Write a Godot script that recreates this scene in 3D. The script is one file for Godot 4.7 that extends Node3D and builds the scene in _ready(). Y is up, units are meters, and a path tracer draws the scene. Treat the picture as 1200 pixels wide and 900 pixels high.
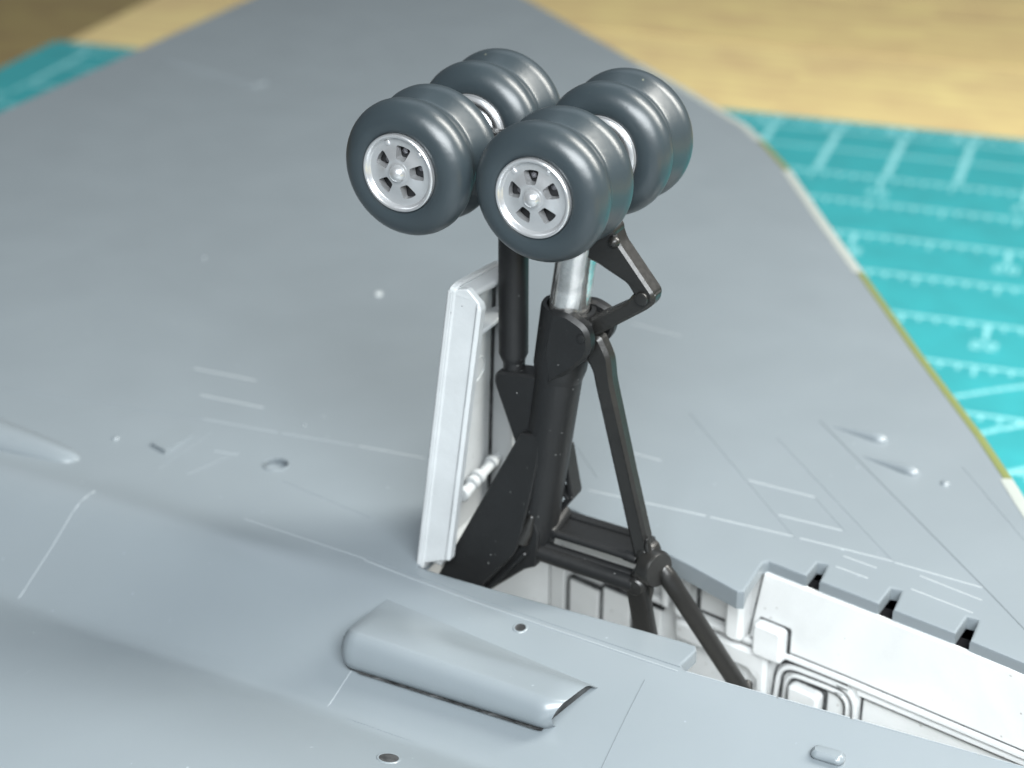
extends Node3D
# A plastic model aircraft lies upside down on a cutting mat. All lengths below are centimetres and become metres in commit().
# x runs fore and aft along the wing, y up, z spanwise towards the viewer.
const CM := 0.01

var M := {}
var origin := Vector3.ZERO      # base of the thing that is being built, in centimetres

# ------------------------------------------------------------------ mesh builder
class MB:
	var v := PackedVector3Array()
	func tri(a: Vector3, b: Vector3, c: Vector3) -> void:
		v.append(a); v.append(b); v.append(c)
	func quad(a: Vector3, b: Vector3, c: Vector3, d: Vector3) -> void:
		tri(a, b, c); tri(a, c, d)
	# rings of equal length, counter-clockwise seen from the side the loft grows towards
	func loft(rings: Array, cap0 := true, cap1 := true, closed := true) -> void:
		var n: int = rings[0].size()
		for i in rings.size() - 1:
			var p: PackedVector3Array = rings[i]
			var q: PackedVector3Array = rings[i + 1]
			for k in (n if closed else n - 1):
				var l := (k + 1) % n
				quad(p[k], p[l], q[l], q[k])
		if cap0: fan(rings[0], true)
		if cap1: fan(rings[rings.size() - 1], false)
	func fan(ring: PackedVector3Array, flip: bool) -> void:
		var m := Vector3.ZERO
		for p in ring: m += p
		m /= ring.size()
		for k in ring.size():
			var l := (k + 1) % ring.size()
			if flip: tri(m, ring[l], ring[k])
			else: tri(m, ring[k], ring[l])
	func join(o: MB, t: Transform3D) -> void:
		for p in o.v: v.append(t * p)
	func mesh(org: Vector3, crease: float, rect := Rect2()) -> ArrayMesh:
		var n := v.size() / 3
		var fn := PackedVector3Array(); fn.resize(n)
		var fw := PackedVector3Array(); fw.resize(n)
		var at := {}
		var keys := []
		keys.resize(v.size())
		for i in n:
			var w := (v[i * 3 + 1] - v[i * 3]).cross(v[i * 3 + 2] - v[i * 3])
			fw[i] = w
			fn[i] = w.normalized()
			for k in 3:
				var key := Vector3i((v[i * 3 + k] * 5000.0).round())
				keys[i * 3 + k] = key
				if at.has(key): at[key].append(i)
				else: at[key] = [i]
		var lim := cos(deg_to_rad(crease))
		var pos := PackedVector3Array()
		var nor := PackedVector3Array()
		var uv := PackedVector2Array()
		for i in n:
			if fw[i].length_squared() < 1e-16: continue
			for k in [0, 2, 1]:
				var s := Vector3.ZERO
				for j in at[keys[i * 3 + k]]:
					if fn[j].dot(fn[i]) > lim: s += fw[j]
				var p := v[i * 3 + k]
				pos.append((p - org) * CM)
				nor.append(s.normalized() if s.length_squared() > 0.0 else fn[i])
				if rect.size.x > 0.0: uv.append(Vector2((p.x - rect.position.x) / rect.size.x, (p.z - rect.position.y) / rect.size.y))
		var a := []
		a.resize(Mesh.ARRAY_MAX)
		a[Mesh.ARRAY_VERTEX] = pos
		a[Mesh.ARRAY_NORMAL] = nor
		if rect.size.x > 0.0: a[Mesh.ARRAY_TEX_UV] = uv
		var m := ArrayMesh.new()
		m.add_surface_from_arrays(Mesh.PRIMITIVE_TRIANGLES, a)
		return m

# ------------------------------------------------------------------ shapes
func circle(o: Vector3, ux: Vector3, uy: Vector3, r: float, n: int) -> PackedVector3Array:
	var out := PackedVector3Array()
	for k in n:
		var t := TAU * k / n
		out.append(o + (ux * cos(t) + uy * sin(t)) * r)
	return out

func side(d: Vector3, hint := Vector3.UP) -> Vector3:
	var s := hint.cross(d)
	if s.length() < 0.05: s = Vector3.RIGHT.cross(d)
	return s.normalized()

# a round bar through points with a radius at each; ends are rounded by e
func bar(b: MB, pts: Array, radii: Array, n := 20, e := 0.02) -> void:
	var rings := []
	var last := pts.size() - 1
	for i in pts.size():
		var d: Vector3 = (pts[mini(i + 1, last)] - pts[maxi(i - 1, 0)]).normalized()
		var ux := side(d)
		var uy := d.cross(ux)
		var r: float = radii[i]
		if i == 0 and e > 0.0:
			rings.append(circle(pts[0], ux, uy, r - e, n))
			rings.append(circle(pts[0] + d * e * 0.3, ux, uy, r - e * 0.3, n))
			rings.append(circle(pts[0] + d * e, ux, uy, r, n))
		elif i == last and e > 0.0:
			rings.append(circle(pts[i] - d * e, ux, uy, r, n))
			rings.append(circle(pts[i] - d * e * 0.3, ux, uy, r - e * 0.3, n))
			rings.append(circle(pts[i], ux, uy, r - e, n))
		else:
			rings.append(circle(pts[i], ux, uy, r, n))
	b.loft(rings)

# a body of revolution about an axis; prof holds (distance along the axis, radius)
func lathe(b: MB, o: Vector3, axis: Vector3, prof: Array, n := 48, caps := true) -> void:
	var ux := side(axis)
	var uy := axis.cross(ux)
	var rings := []
	for p in prof: rings.append(circle(o + axis * p.x, ux, uy, maxf(p.y, 0.0005), n))
	b.loft(rings, caps, caps)

# corners rounded with radius r (one number or one per corner)
func rounded(poly: Array, r, n := 4) -> PackedVector2Array:
	var out := PackedVector2Array()
	var c := poly.size()
	for i in c:
		var p: Vector2 = poly[i]
		var a: Vector2 = poly[(i + c - 1) % c] - p
		var d: Vector2 = poly[(i + 1) % c] - p
		var rr: float = r[i] if r is Array else r
		var t := minf(rr, minf(a.length(), d.length()) * 0.48)
		if t < 0.001:
			out.append(p)
			continue
		for k in n + 1:
			var s := float(k) / n
			out.append((p + a.normalized() * t).lerp(p, s).lerp(p.lerp(p + d.normalized() * t, s), s))
	return out

func ccw(p: PackedVector2Array) -> PackedVector2Array:
	var q := p.duplicate()
	if Geometry2D.is_polygon_clockwise(q): q.reverse()     # is_polygon_clockwise takes y up
	var area := 0.0
	for i in q.size(): area += q[i].cross(q[(i + 1) % q.size()])
	if area < 0.0: q.reverse()
	return q

func inset(p: PackedVector2Array, d: float) -> PackedVector2Array:
	var out := PackedVector2Array()
	var n := p.size()
	for i in n:
		var e1 := (p[i] - p[(i + n - 1) % n]).normalized()
		var e2 := (p[(i + 1) % n] - p[i]).normalized()
		var m := (Vector2(-e1.y, e1.x) + Vector2(-e2.y, e2.x)).normalized()
		var k := maxf(0.5, m.dot(Vector2(-e1.y, e1.x)))
		out.append(p[i] + m * d / k)
	return out

# an extruded outline with chamfered edges; (ux, uy) span the outline, ux x uy is the way it grows by h
func prism(b: MB, poly: PackedVector2Array, o: Vector3, ux: Vector3, uy: Vector3, h: float, bev := 0.015) -> void:
	var p := ccw(poly)
	var q := inset(p, bev)
	var n := ux.cross(uy).normalized()
	var rings := []
	for s in [[q, 0.0], [p, bev], [p, h - bev], [q, h]]:
		var ring := PackedVector3Array()
		for c in s[0]: ring.append(o + ux * c.x + uy * c.y + n * s[1])
		rings.append(ring)
	b.loft(rings, false, false)
	var idx := Geometry2D.triangulate_polygon(p)
	for i in range(0, idx.size(), 3):
		var t := [idx[i], idx[i + 1], idx[i + 2]]
		if (p[t[1]] - p[t[0]]).cross(p[t[2]] - p[t[0]]) < 0.0: t = [t[0], t[2], t[1]]
		b.tri(rings[3][t[0]], rings[3][t[1]], rings[3][t[2]])
		b.tri(rings[0][t[0]], rings[0][t[2]], rings[0][t[1]])

func prism_z(b: MB, poly: PackedVector2Array, z0: float, z1: float, bev := 0.015) -> void:
	prism(b, poly, Vector3(0, 0, z0), Vector3.RIGHT, Vector3.UP, z1 - z0, bev)

func box(b: MB, c: Vector3, size: Vector3, bev := 0.015, basis := Basis()) -> void:
	var h := size / 2.0
	prism(b, rounded([Vector2(-h.x, -h.y), Vector2(h.x, -h.y), Vector2(h.x, h.y), Vector2(-h.x, h.y)], bev * 1.8, 3), c - basis.z * h.z, basis.x, basis.y, size.z, bev)

# a flat-sided bar of w by h between two points; w lies across `flat`
func strap(b: MB, p: Vector3, q: Vector3, w: float, h: float, up: Vector3, bev := 0.012) -> void:
	var d := (q - p).normalized()
	var s := up.cross(d).normalized()
	var u := d.cross(s)
	prism(b, rounded([Vector2(-w / 2, -h / 2), Vector2(w / 2, -h / 2), Vector2(w / 2, h / 2), Vector2(-w / 2, h / 2)], bev, 2), p, s, u, (q - p).length(), bev)

# a sheet over an outline with holes: a Delaunay net through the outlines and the points inside
func sheet(b: MB, outer: PackedVector2Array, holes: Array, inner: PackedVector2Array, f: Callable, gap := 0.05) -> void:
	var pts := outer.duplicate()
	for h in holes: pts.append_array(h)
	for p in inner:
		if not Geometry2D.is_point_in_polygon(p, outer): continue
		var ok := true
		for h in holes:
			if Geometry2D.is_point_in_polygon(p, h): ok = false; break
			for i in h.size():
				if Geometry2D.get_closest_point_to_segment(p, h[i], h[(i + 1) % h.size()]).distance_to(p) < gap: ok = false; break
			if not ok: break
		if ok: pts.append(p)
	var idx := Geometry2D.triangulate_delaunay(pts)
	for i in range(0, idx.size(), 3):
		var p := pts[idx[i]]
		var q := pts[idx[i + 1]]
		var r := pts[idx[i + 2]]
		var m := (p + q + r) / 3.0
		if absf((q - p).cross(r - p)) < 1e-9 or not Geometry2D.is_point_in_polygon(m, outer): continue
		var cut := false
		for h in holes:
			if Geometry2D.is_point_in_polygon(m, h): cut = true; break
		if cut: continue
		if (q - p).cross(r - p) > 0.0:
			var s := q; q = r; r = s
		b.tri(f.call(p), f.call(q), f.call(r))

func dense(poly: Array, step: float) -> PackedVector2Array:
	var out := PackedVector2Array()
	for i in poly.size():
		var p: Vector2 = poly[i]
		var q: Vector2 = poly[(i + 1) % poly.size()]
		var n := maxi(1, int(ceil(p.distance_to(q) / step)))
		for k in n: out.append(p.lerp(q, float(k) / n))
	return out

# ------------------------------------------------------------------ nodes
func numbered(called: String, parent: Node) -> String:
	if not parent.has_node(called): return called
	var k := 1
	while parent.has_node("%s_%03d" % [called, k]): k += 1
	return "%s_%03d" % [called, k]

func part(called: String, b: MB, m: Material, parent: Node, crease := 35.0, rect := Rect2(), org := origin) -> MeshInstance3D:
	var o := MeshInstance3D.new()
	o.name = numbered(called, parent)
	o.mesh = b.mesh(org, crease, rect)
	o.material_override = null
	o.mesh.surface_set_material(0, m)
	parent.add_child(o, true)
	return o

func thing(called: String, label: String, category: String, at: Vector3) -> Node3D:
	var o := Node3D.new()
	o.name = numbered(called, self)
	o.position = at * CM
	o.set_meta("label", label)
	o.set_meta("category", category)
	add_child(o, true)
	origin = at
	return o

# ------------------------------------------------------------------ materials
# a grain of grey values round `base` and a mask of dust specks that take `tint`
func speckled(size: int, base: float, spread: float, count: int, tint: Color, seed_: int, speck := 1.0) -> Dictionary:
	var r := RandomNumberGenerator.new()
	r.seed = seed_
	var noise := FastNoiseLite.new()
	noise.seed = seed_
	noise.frequency = 3.0 / size
	noise.fractal_octaves = 4
	var grey := PackedFloat32Array()
	var mask := PackedFloat32Array()
	grey.resize(size * size)
	mask.resize(size * size)
	var q := size / 6.0
	for y in size:
		var c := TAU * y / size
		for x in size:
			var a := TAU * x / size
			grey[y * size + x] = base + spread * (noise.get_noise_3d(q * cos(a) + q * 0.7 * cos(c), q * sin(a) + q * 0.4 * sin(c), q * (sin(c) + cos(c))) + r.randf_range(-0.25, 0.25))
	for i in count:
		var px := r.randi_range(0, size - 1)
		var py := r.randi_range(0, size - 1)
		var k := r.randf_range(0.25, 0.9)
		var rad := r.randf_range(0.5, 1.9) * size / 512.0 * speck
		var long := r.randf_range(1.0, 2.0)
		var turn := r.randf_range(0.0, PI)
		for y in range(-6, 7):
			for x in range(-6, 7):
				var v := Vector2(x, y).rotated(turn)
				if Vector2(v.x / long, v.y).length() < rad:
					var at := posmod(py + y, size) * size + posmod(px + x, size)
					mask[at] = maxf(mask[at], k)
	return {"size": size, "grey": grey, "mask": mask, "tint": tint}

func grain(freq: float, strength: float, seed_: int) -> NoiseTexture2D:
	var n := FastNoiseLite.new()
	n.seed = seed_
	n.frequency = freq
	n.fractal_octaves = 4
	var t := NoiseTexture2D.new()
	t.width = 512; t.height = 512
	t.seamless = true
	t.noise = n
	t.as_normal_map = true
	t.bump_strength = strength
	return t

func mat(lin: Color, rough: float, metal := 0.0, spec := 0.5) -> StandardMaterial3D:
	var m := StandardMaterial3D.new()
	m.albedo_color = lin.linear_to_srgb()
	m.roughness = rough
	m.metallic = metal
	m.metallic_specular = spec
	return m

func coat(m: StandardMaterial3D, tex: Dictionary, bump: Texture2D, tile_cm: float, depth := 0.3) -> StandardMaterial3D:
	m.uv1_triplanar = true
	m.uv1_scale = Vector3.ONE / (tile_cm * CM)
	var size: int = tex.size
	var grey: PackedFloat32Array = tex.grey
	var mask: PackedFloat32Array = tex.mask
	var tint: Color = tex.tint
	var c := m.albedo_color
	var data := PackedByteArray()
	data.resize(size * size * 3)
	for i in size * size:
		var g := grey[i]
		var k := mask[i]
		data[i * 3] = clampi(int(255.0 * lerpf(c.r * g, tint.r, k)), 0, 255)
		data[i * 3 + 1] = clampi(int(255.0 * lerpf(c.g * g, tint.g, k)), 0, 255)
		data[i * 3 + 2] = clampi(int(255.0 * lerpf(c.b * g, tint.b, k)), 0, 255)
	m.albedo_color = Color.WHITE
	m.albedo_texture = ImageTexture.create_from_image(Image.create_from_data(size, size, false, Image.FORMAT_RGB8, data))
	if bump:
		m.normal_enabled = true
		m.normal_texture = bump
		m.normal_scale = depth
	return m

# handling marks: patches that are a little glossier or duller
func smudged(m: StandardMaterial3D, low: float, seed_: int) -> StandardMaterial3D:
	var n := FastNoiseLite.new()
	n.seed = seed_
	n.frequency = 0.009
	n.fractal_octaves = 5
	var t := NoiseTexture2D.new()
	t.width = 512; t.height = 512
	t.seamless = true
	t.noise = n
	var g := Gradient.new()
	g.set_color(0, Color(low, low, low))
	g.set_color(1, Color.WHITE)
	t.color_ramp = g
	m.roughness_texture = t
	m.roughness_texture_channel = BaseMaterial3D.TEXTURE_CHANNEL_RED
	return m

func make_materials() -> void:
	var fine := grain(0.05, 2.0, 3)
	M.skin = coat(mat(Color(0.158, 0.183, 0.199), 0.39, 0.0, 0.6), speckled(1024, 0.97, 0.018, 30, Color(0.62, 0.66, 0.68), 11, 0.42), fine, 5.0, 0.03)
	smudged(M.skin, 0.72, 12)
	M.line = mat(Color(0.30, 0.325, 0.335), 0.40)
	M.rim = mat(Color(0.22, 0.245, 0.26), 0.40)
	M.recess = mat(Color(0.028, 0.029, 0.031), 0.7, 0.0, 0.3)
	M.score = mat(Color(0.10, 0.118, 0.13), 0.5)
	M.black = coat(mat(Color(0.0085, 0.009, 0.0095), 0.45, 0.0, 0.4), speckled(512, 0.95, 0.12, 34, Color(0.66, 0.67, 0.66), 21), fine, 1.6, 0.25)
	M.worn = coat(mat(Color(0.009, 0.0088, 0.0082), 0.38, 0.0, 0.5), speckled(512, 0.95, 0.25, 12, Color(0.60, 0.60, 0.56), 23), fine, 1.3, 0.35)
	M.tyre = coat(mat(Color(0.022, 0.0305, 0.0355), 0.39, 0.0, 0.5), speckled(512, 0.97, 0.10, 10, Color(0.72, 0.70, 0.55), 31), fine, 1.9, 0.12)
	smudged(M.tyre, 0.8, 33)
	M.silver = coat(mat(Color(0.56, 0.57, 0.58), 0.30, 0.75), speckled(256, 0.95, 0.05, 0, Color.WHITE, 41), fine, 0.8, 0.25)
	M.rod = coat(mat(Color(0.62, 0.62, 0.61), 0.20, 0.9), speckled(256, 0.9, 0.3, 26, Color(0.2, 0.2, 0.25), 43), grain(0.02, 3.0, 8), 0.8, 0.35)
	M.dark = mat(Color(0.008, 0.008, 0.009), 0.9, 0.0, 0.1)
	M.gun = mat(Color(0.10, 0.10, 0.11), 0.45, 0.5)
	M.white = coat(mat(Color(0.60, 0.615, 0.615), 0.40), speckled(512, 0.955, 0.06, 46, Color(0.35, 0.33, 0.3), 51), fine, 2.2, 0.10)
	M.door = coat(mat(Color(0.40, 0.42, 0.43), 0.6), speckled(512, 0.94, 0.05, 34, Color(0.3, 0.3, 0.3), 53), fine, 1.7, 0.15)
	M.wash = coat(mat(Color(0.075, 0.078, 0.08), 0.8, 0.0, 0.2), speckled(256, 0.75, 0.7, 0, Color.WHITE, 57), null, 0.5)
	M.olive = mat(Color(0.125, 0.145, 0.045), 0.5)
	M.pale = mat(Color(0.26, 0.28, 0.26), 0.5)

# ------------------------------------------------------------------ the wing's underside (it faces up)
func valley(x: float) -> Vector2:      # where the first engine bay meets the second: (z, depth)
	var k := clampf(x, -6.0, 2.5) + 3.6
	return Vector2(1.80 + k * 0.055, clampf(0.5 - k * 0.028, 0.36, 0.6))

func height(x: float, zz: float) -> float:
	var mid := 3.05
	var z := zz if zz < mid else 2.0 * mid - zz            # the other half is its mirror image
	var t := z - 0.75
	var w := valley(x)
	var tv := w.x - 0.75
	var y := 0.07 * exp(-pow((t - 0.22) / 0.25, 2.0)) * smoothstep(-0.9, -2.2, x)
	if t > 0.0:
		var p := -w.y * pow(minf(t, tv + 0.3) / tv, 1.35)
		var q := -w.y + 0.20 * (1.0 - pow((mid - z) / (mid - w.x), 2.0))
		if t > tv + 0.3: y += q
		else:                                             # the higher of the two, rounded where they meet
			var k := 0.05
			var h := clampf(0.5 + 0.5 * (p - q) / k, 0.0, 1.0)
			y += lerpf(q, p, h) + k * h * (1.0 - h)
	return y

func on_skin(p: Vector2) -> Vector3:
	return Vector3(p.x, height(p.x, p.y), p.y)

var HOLE: Array = [Vector2(-0.60, 0.46), Vector2(-0.40, 0.465), Vector2(0.07, 0.465), Vector2(1.12, 0.44), Vector2(1.70, 0.43), Vector2(1.79, 0.44), Vector2(1.82, 0.50), Vector2(1.795, 0.72), Vector2(1.84, 0.76), Vector2(2.81, 0.76), Vector2(4.32, 0.72), Vector2(5.6, 0.69),
	Vector2(5.6, -0.17), Vector2(3.99, -0.49), Vector2(3.56, -0.59), Vector2(3.535, -0.90), Vector2(3.45, -0.90), Vector2(3.44, -0.63), Vector2(2.92, -0.73), Vector2(2.89, -1.03), Vector2(2.81, -1.02), Vector2(2.80, -0.755),
	Vector2(2.28, -0.855), Vector2(2.25, -1.12), Vector2(2.17, -1.11), Vector2(2.165, -0.875), Vector2(1.82, -0.945), Vector2(1.79, -0.90), Vector2(1.82, -0.43), Vector2(1.77, -0.405), Vector2(1.33, -0.57), Vector2(0.86, -0.73), Vector2(0.33, -0.87), Vector2(-0.22, -1.02), Vector2(-0.6, -1.1)]
var EDGE: Array = [Vector2(11.9, 9.45), Vector2(5.5, 0.22), Vector2(3.36, -2.87), Vector2(2.709, -3.863), Vector2(1.643, -5.348), Vector2(0.5, -7.002), Vector2(-0.412, -8.302), Vector2(-1.366, -9.699), Vector2(-2.083, -10.598), Vector2(-2.479, -11.05), Vector2(-3.897, -12.192), Vector2(-4.905, -12.954), Vector2(-9.0, -16.1)]

func build_wing(a: Node3D) -> void:
	var outline: Array = EDGE.duplicate()
	outline.append_array([Vector2(-12.25, -16.1), Vector2(-11.97, -13.19), Vector2(-11.7, -9.8), Vector2(-11.48, -6.84), Vector2(-11.0, -2.0), Vector2(-10.8, 4.6), Vector2(-10.6, 14.0), Vector2(11.9, 14.0)])
	var outer := dense(outline, 0.5)
	var hole := ccw(dense(HOLE, 0.09))
	var lip := inset(hole, -0.022)
	var inner := PackedVector2Array()
	var z := -15.8
	while z < 13.5:
		var fine := z > -0.1 and z < 4.2
		var step := 0.13 if fine else (0.3 if z > -2.0 and z < 6.5 else 0.9)
		var x := -11.6 + fmod(absf(z) * 7.3, 1.0) * step
		while x < 11.5:
			inner.append(Vector2(x, z + 0.01 * sin(x * 9.0)))
			x += step if x > -11.0 and x < 6.5 else 0.9
		z += step * 0.9
	var b := MB.new()
	var round_hole := PackedVector2Array()
	for k in 40: round_hole.append(Vector2(-2.57, -0.41) + Vector2(cos(TAU * k / 40.0), sin(TAU * k / 40.0)) * 0.105)
	var near := PackedVector2Array()                       # an even net of points round the small hole
	for p in inner:
		if p.distance_to(Vector2(-2.57, -0.41)) > 0.5: near.append(p)
	for r in [0.135, 0.175, 0.225, 0.29, 0.37, 0.45]:
		for k in 40: near.append(Vector2(-2.57, -0.41) + Vector2(cos(TAU * (k + r * 7.0) / 40.0), sin(TAU * (k + r * 7.0) / 40.0)) * r)
	sheet(b, outer, [lip, round_hole], near, on_skin, 0.02)
	# rounded rim and cut edge of the opening
	var n := hole.size()
	for i in n:
		var j := (i + 1) % n
		var rows := []
		for k in [i, j]:
			var thick := 0.16 if hole[k].y < -0.3 and hole[k].x < 1.83 and hole[k].y > -1.3 and not (hole[k].x > 1.75 and hole[k].y < -0.5) else 0.105
			var p := on_skin(hole[k])
			var q := on_skin(lip[k])
			rows.append([q, p.lerp(q, 0.3) - Vector3(0, 0.004, 0), p - Vector3(0, 0.020, 0), p - Vector3(0, thick, 0)])
		for r in 3: b.quad(rows[0][r], rows[1][r], rows[1][r + 1], rows[0][r + 1])
	# rim, and the painted upper side that faces the mat
	var c := Vector2(-2.0, -1.0)
	n = outer.size()
	for i in n:
		var j := (i + 1) % n
		var p := on_skin(outer[i])
		var q := on_skin(outer[j])
		var rows := [[p, q]]
		for s in [[0.0, 0.10], [0.015, 0.5], [0.05, 1.55], [0.3, 1.95], [1.0, 2.08]]:
			var pair := []
			for e in [[outer[i], p], [outer[j], q]]:
				var m: Vector2 = e[0].lerp(c, s[0])
				pair.append(Vector3(m.x, minf(e[1].y - 0.05, -s[1]), m.y))
			rows.append(pair)
		for r in rows.size() - 1: b.quad(rows[r][1], rows[r][0], rows[r + 1][0], rows[r + 1][1])
	var w := part("wing", b, M.skin, a, 40.0)

	# camouflage of the upper side that wraps round the edge, in bands
	var runs := [["pale", [Vector2(5.5, 0.4), Vector2(3.36, -2.87), Vector2(3.15, -3.2)]], ["olive", [Vector2(3.15, -3.2), Vector2(2.709, -3.863), Vector2(1.643, -5.348), Vector2(0.5, -7.002)]],
		["pale", [Vector2(0.5, -7.002), Vector2(-0.412, -8.302), Vector2(-1.366, -9.699)]], ["olive", [Vector2(-1.366, -9.699), Vector2(-2.083, -10.598)]], ["pale", [Vector2(-2.083, -10.598), Vector2(-2.479, -11.05), Vector2(-3.897, -12.192), Vector2(-4.905, -12.954)]]]
	for run in runs:
		var e := MB.new()
		var pts: Array = run[1]
		for i in pts.size() - 1:
			var p: Vector2 = pts[i]
			var q: Vector2 = pts[i + 1]
			var d := (q - p).normalized()
			var inn := Vector2(d.y, -d.x)
			if inn.x > 0.0: inn = -inn
			var wd := 0.09 if run[0] == "pale" else 0.055
			var rows := [[inn * wd, 0.004], [inn * wd * 0.6, 0.012], [-inn * 0.02, 0.006], [-inn * 0.05, -0.05], [-inn * 0.02, -0.1]]
			for r in rows.size() - 1:
				var o: Vector2 = rows[r][0]
				var o2: Vector2 = rows[r + 1][0]
				b = e
				e.quad(Vector3(q.x + o.x, rows[r][1], q.y + o.y), Vector3(p.x + o.x, rows[r][1], p.y + o.y), Vector3(p.x + o2.x, rows[r + 1][1], p.y + o2.y), Vector3(q.x + o2.x, rows[r + 1][1], q.y + o2.y))
		var o := part("leading_edge", e, M[run[0]], w, 50.0)
		o.set_meta("label", "olive green band on the wing edge" if run[0] == "olive" else "pale grey band on the wing edge")

	# raised panel lines
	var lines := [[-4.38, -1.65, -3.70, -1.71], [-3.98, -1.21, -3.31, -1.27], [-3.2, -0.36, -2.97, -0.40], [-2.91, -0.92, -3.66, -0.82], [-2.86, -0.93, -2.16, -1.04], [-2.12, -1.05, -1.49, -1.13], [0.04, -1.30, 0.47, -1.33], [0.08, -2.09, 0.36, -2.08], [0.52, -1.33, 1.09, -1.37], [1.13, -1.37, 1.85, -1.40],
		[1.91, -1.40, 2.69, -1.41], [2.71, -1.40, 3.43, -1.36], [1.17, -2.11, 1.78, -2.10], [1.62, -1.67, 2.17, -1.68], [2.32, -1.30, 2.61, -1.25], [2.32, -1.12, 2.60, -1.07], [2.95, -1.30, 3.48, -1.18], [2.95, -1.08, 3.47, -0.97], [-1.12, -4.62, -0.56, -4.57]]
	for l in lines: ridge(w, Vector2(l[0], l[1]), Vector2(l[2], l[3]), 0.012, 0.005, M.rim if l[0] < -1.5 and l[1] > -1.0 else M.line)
	for l in [[-5.74, -0.43, -3.66, -0.82], [1.78, -2.10, 2.19, -1.69], [0.20, -3.06, 1.87, -1.39], [1.10, -2.97, 2.70, -1.41], [2.72, -3.23, 3.53, -2.24], [-0.69, -2.25, 0.01, -1.53], [-3.44, -0.67, -3.43, 0.15], [-3.0, -0.46, -3.15, 0.1], [-2.36, -0.2, -1.35, -0.02]]:
		ridge(w, Vector2(l[0], l[1]), Vector2(l[2], l[3]), 0.012, 0.003, M.skin)
	ridge(w, Vector2(-11.05, -9.98), Vector2(-9.13, -9.5), 0.34, 0.035, M.skin)  # broad low ridge added where a pale streak lies, no panel line
	ridge(w, Vector2(1.32, -3.47), Vector2(3.55, -1.27), 0.014, 0.003, M.score)
	ridge(w, Vector2(3.55, -1.27), Vector2(4.6, -0.2), 0.014, 0.003, M.score)
	# double raised line along the engine bay, seams across it
	var run1 := [Vector2(-1.03, 0.58), Vector2(-0.5, 0.645), Vector2(0.01, 0.70), Vector2(0.77, 0.75), Vector2(1.5, 0.79), Vector2(1.80, 0.805)]
	for k in run1.size() - 1:
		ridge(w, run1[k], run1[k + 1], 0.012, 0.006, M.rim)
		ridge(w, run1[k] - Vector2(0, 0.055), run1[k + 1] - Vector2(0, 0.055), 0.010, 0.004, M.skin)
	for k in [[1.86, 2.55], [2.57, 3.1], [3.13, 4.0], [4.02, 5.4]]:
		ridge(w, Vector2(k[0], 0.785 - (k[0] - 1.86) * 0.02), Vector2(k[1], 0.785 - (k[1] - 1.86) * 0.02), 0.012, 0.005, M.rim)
	ridge(w, Vector2(-2.26, 0.50), Vector2(-1.03, 0.56), 0.010, 0.003, M.rim)
	ridge(w, Vector2(-3.62, 0.76), Vector2(-3.64, 1.80), 0.012, 0.005, M.rim)
	ridge(w, Vector2(-0.50, 1.62), Vector2(-0.51, 1.96), 0.012, 0.006, M.rim)
	ridge(w, Vector2(-3.2, 1.83), Vector2(0.9, 2.05), 0.010, 0.004, M.skin)
	ridge(w, Vector2(1.62, 0.98), Vector2(1.70, 2.2), 0.010, 0.003, M.score)

	# teardrop fairings, bumps and tabs
	for t in [[1.44, -3.42, 2.01, -3.36], [1.87, -3.0, 2.45, -2.90]]: teardrop(w, Vector2(t[0], t[1]), Vector2(t[2], t[3]), 0.075)
	for t in [[2.68, -2.857, 0.045], [-4.12, -0.132, 0.035], [-3.78, -4.03, 0.05], [-6.0, -3.98, 0.03], [-2.78, -1.16, 0.02]]:
		var e := MB.new()
		lathe(e, on_skin(Vector2(t[0], t[1])) - Vector3(0, 0.004, 0), Vector3.UP, [Vector2(0, t[2]), Vector2(t[2] * 0.35, t[2] * 0.9), Vector2(t[2] * 0.6, t[2] * 0.6), Vector2(t[2] * 0.7, 0.0)], 16)
		part("bump", e, M.line if t[1] < -3.9 and t[0] > -4.0 else M.skin, w, 60.0)
	var tb := MB.new()
	# a ramp that rises from the skin to a blunt end
	var r0 := [Vector3(-3.763, 0.0, -0.688), Vector3(-3.551, 0.0, -0.611), Vector3(-3.549, 0.035, -0.115), Vector3(-3.746, 0.035, -0.175)]
	tb.quad(r0[0], r0[3], r0[2], r0[1])
	for k in [[2, 3], [1, 2], [3, 0]]:
		var p: Vector3 = r0[k[0]]
		var q: Vector3 = r0[k[1]]
		tb.quad(Vector3(q.x, -0.01, q.z), Vector3(p.x, -0.01, p.z), p, q)
	part("ramp_vent", tb, M.skin, w, 20.0)
	# round inspection hole: its wall coloured dark to stand for shade, a sunk floor
	var hc := Vector3(-2.57, 0.0, -0.41)
	var hb := MB.new()
	lathe(hb, hc - Vector3(0, 0.075, 0), Vector3.UP, [Vector2(0.0, 0.12), Vector2(0.025, 0.12)], 36)
	part("hole_floor", hb, M.skin, w)
	hb = MB.new()
	lathe(hb, hc, Vector3.UP, [Vector2(-0.06, 0.115), Vector2(0.0, 0.115), Vector2(0.0, 0.104), Vector2(-0.06, 0.104)], 40, false)
	part("hole_wall", hb, M.score, w, 30.0)
	hb = MB.new()
	lathe(hb, hc, Vector3.UP, [Vector2(-0.02, 0.104), Vector2(0.008, 0.106), Vector2(0.011, 0.112), Vector2(0.008, 0.119), Vector2(-0.01, 0.122)], 40, false)
	part("hole_rim", hb, M.skin, w, 50.0)
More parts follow.
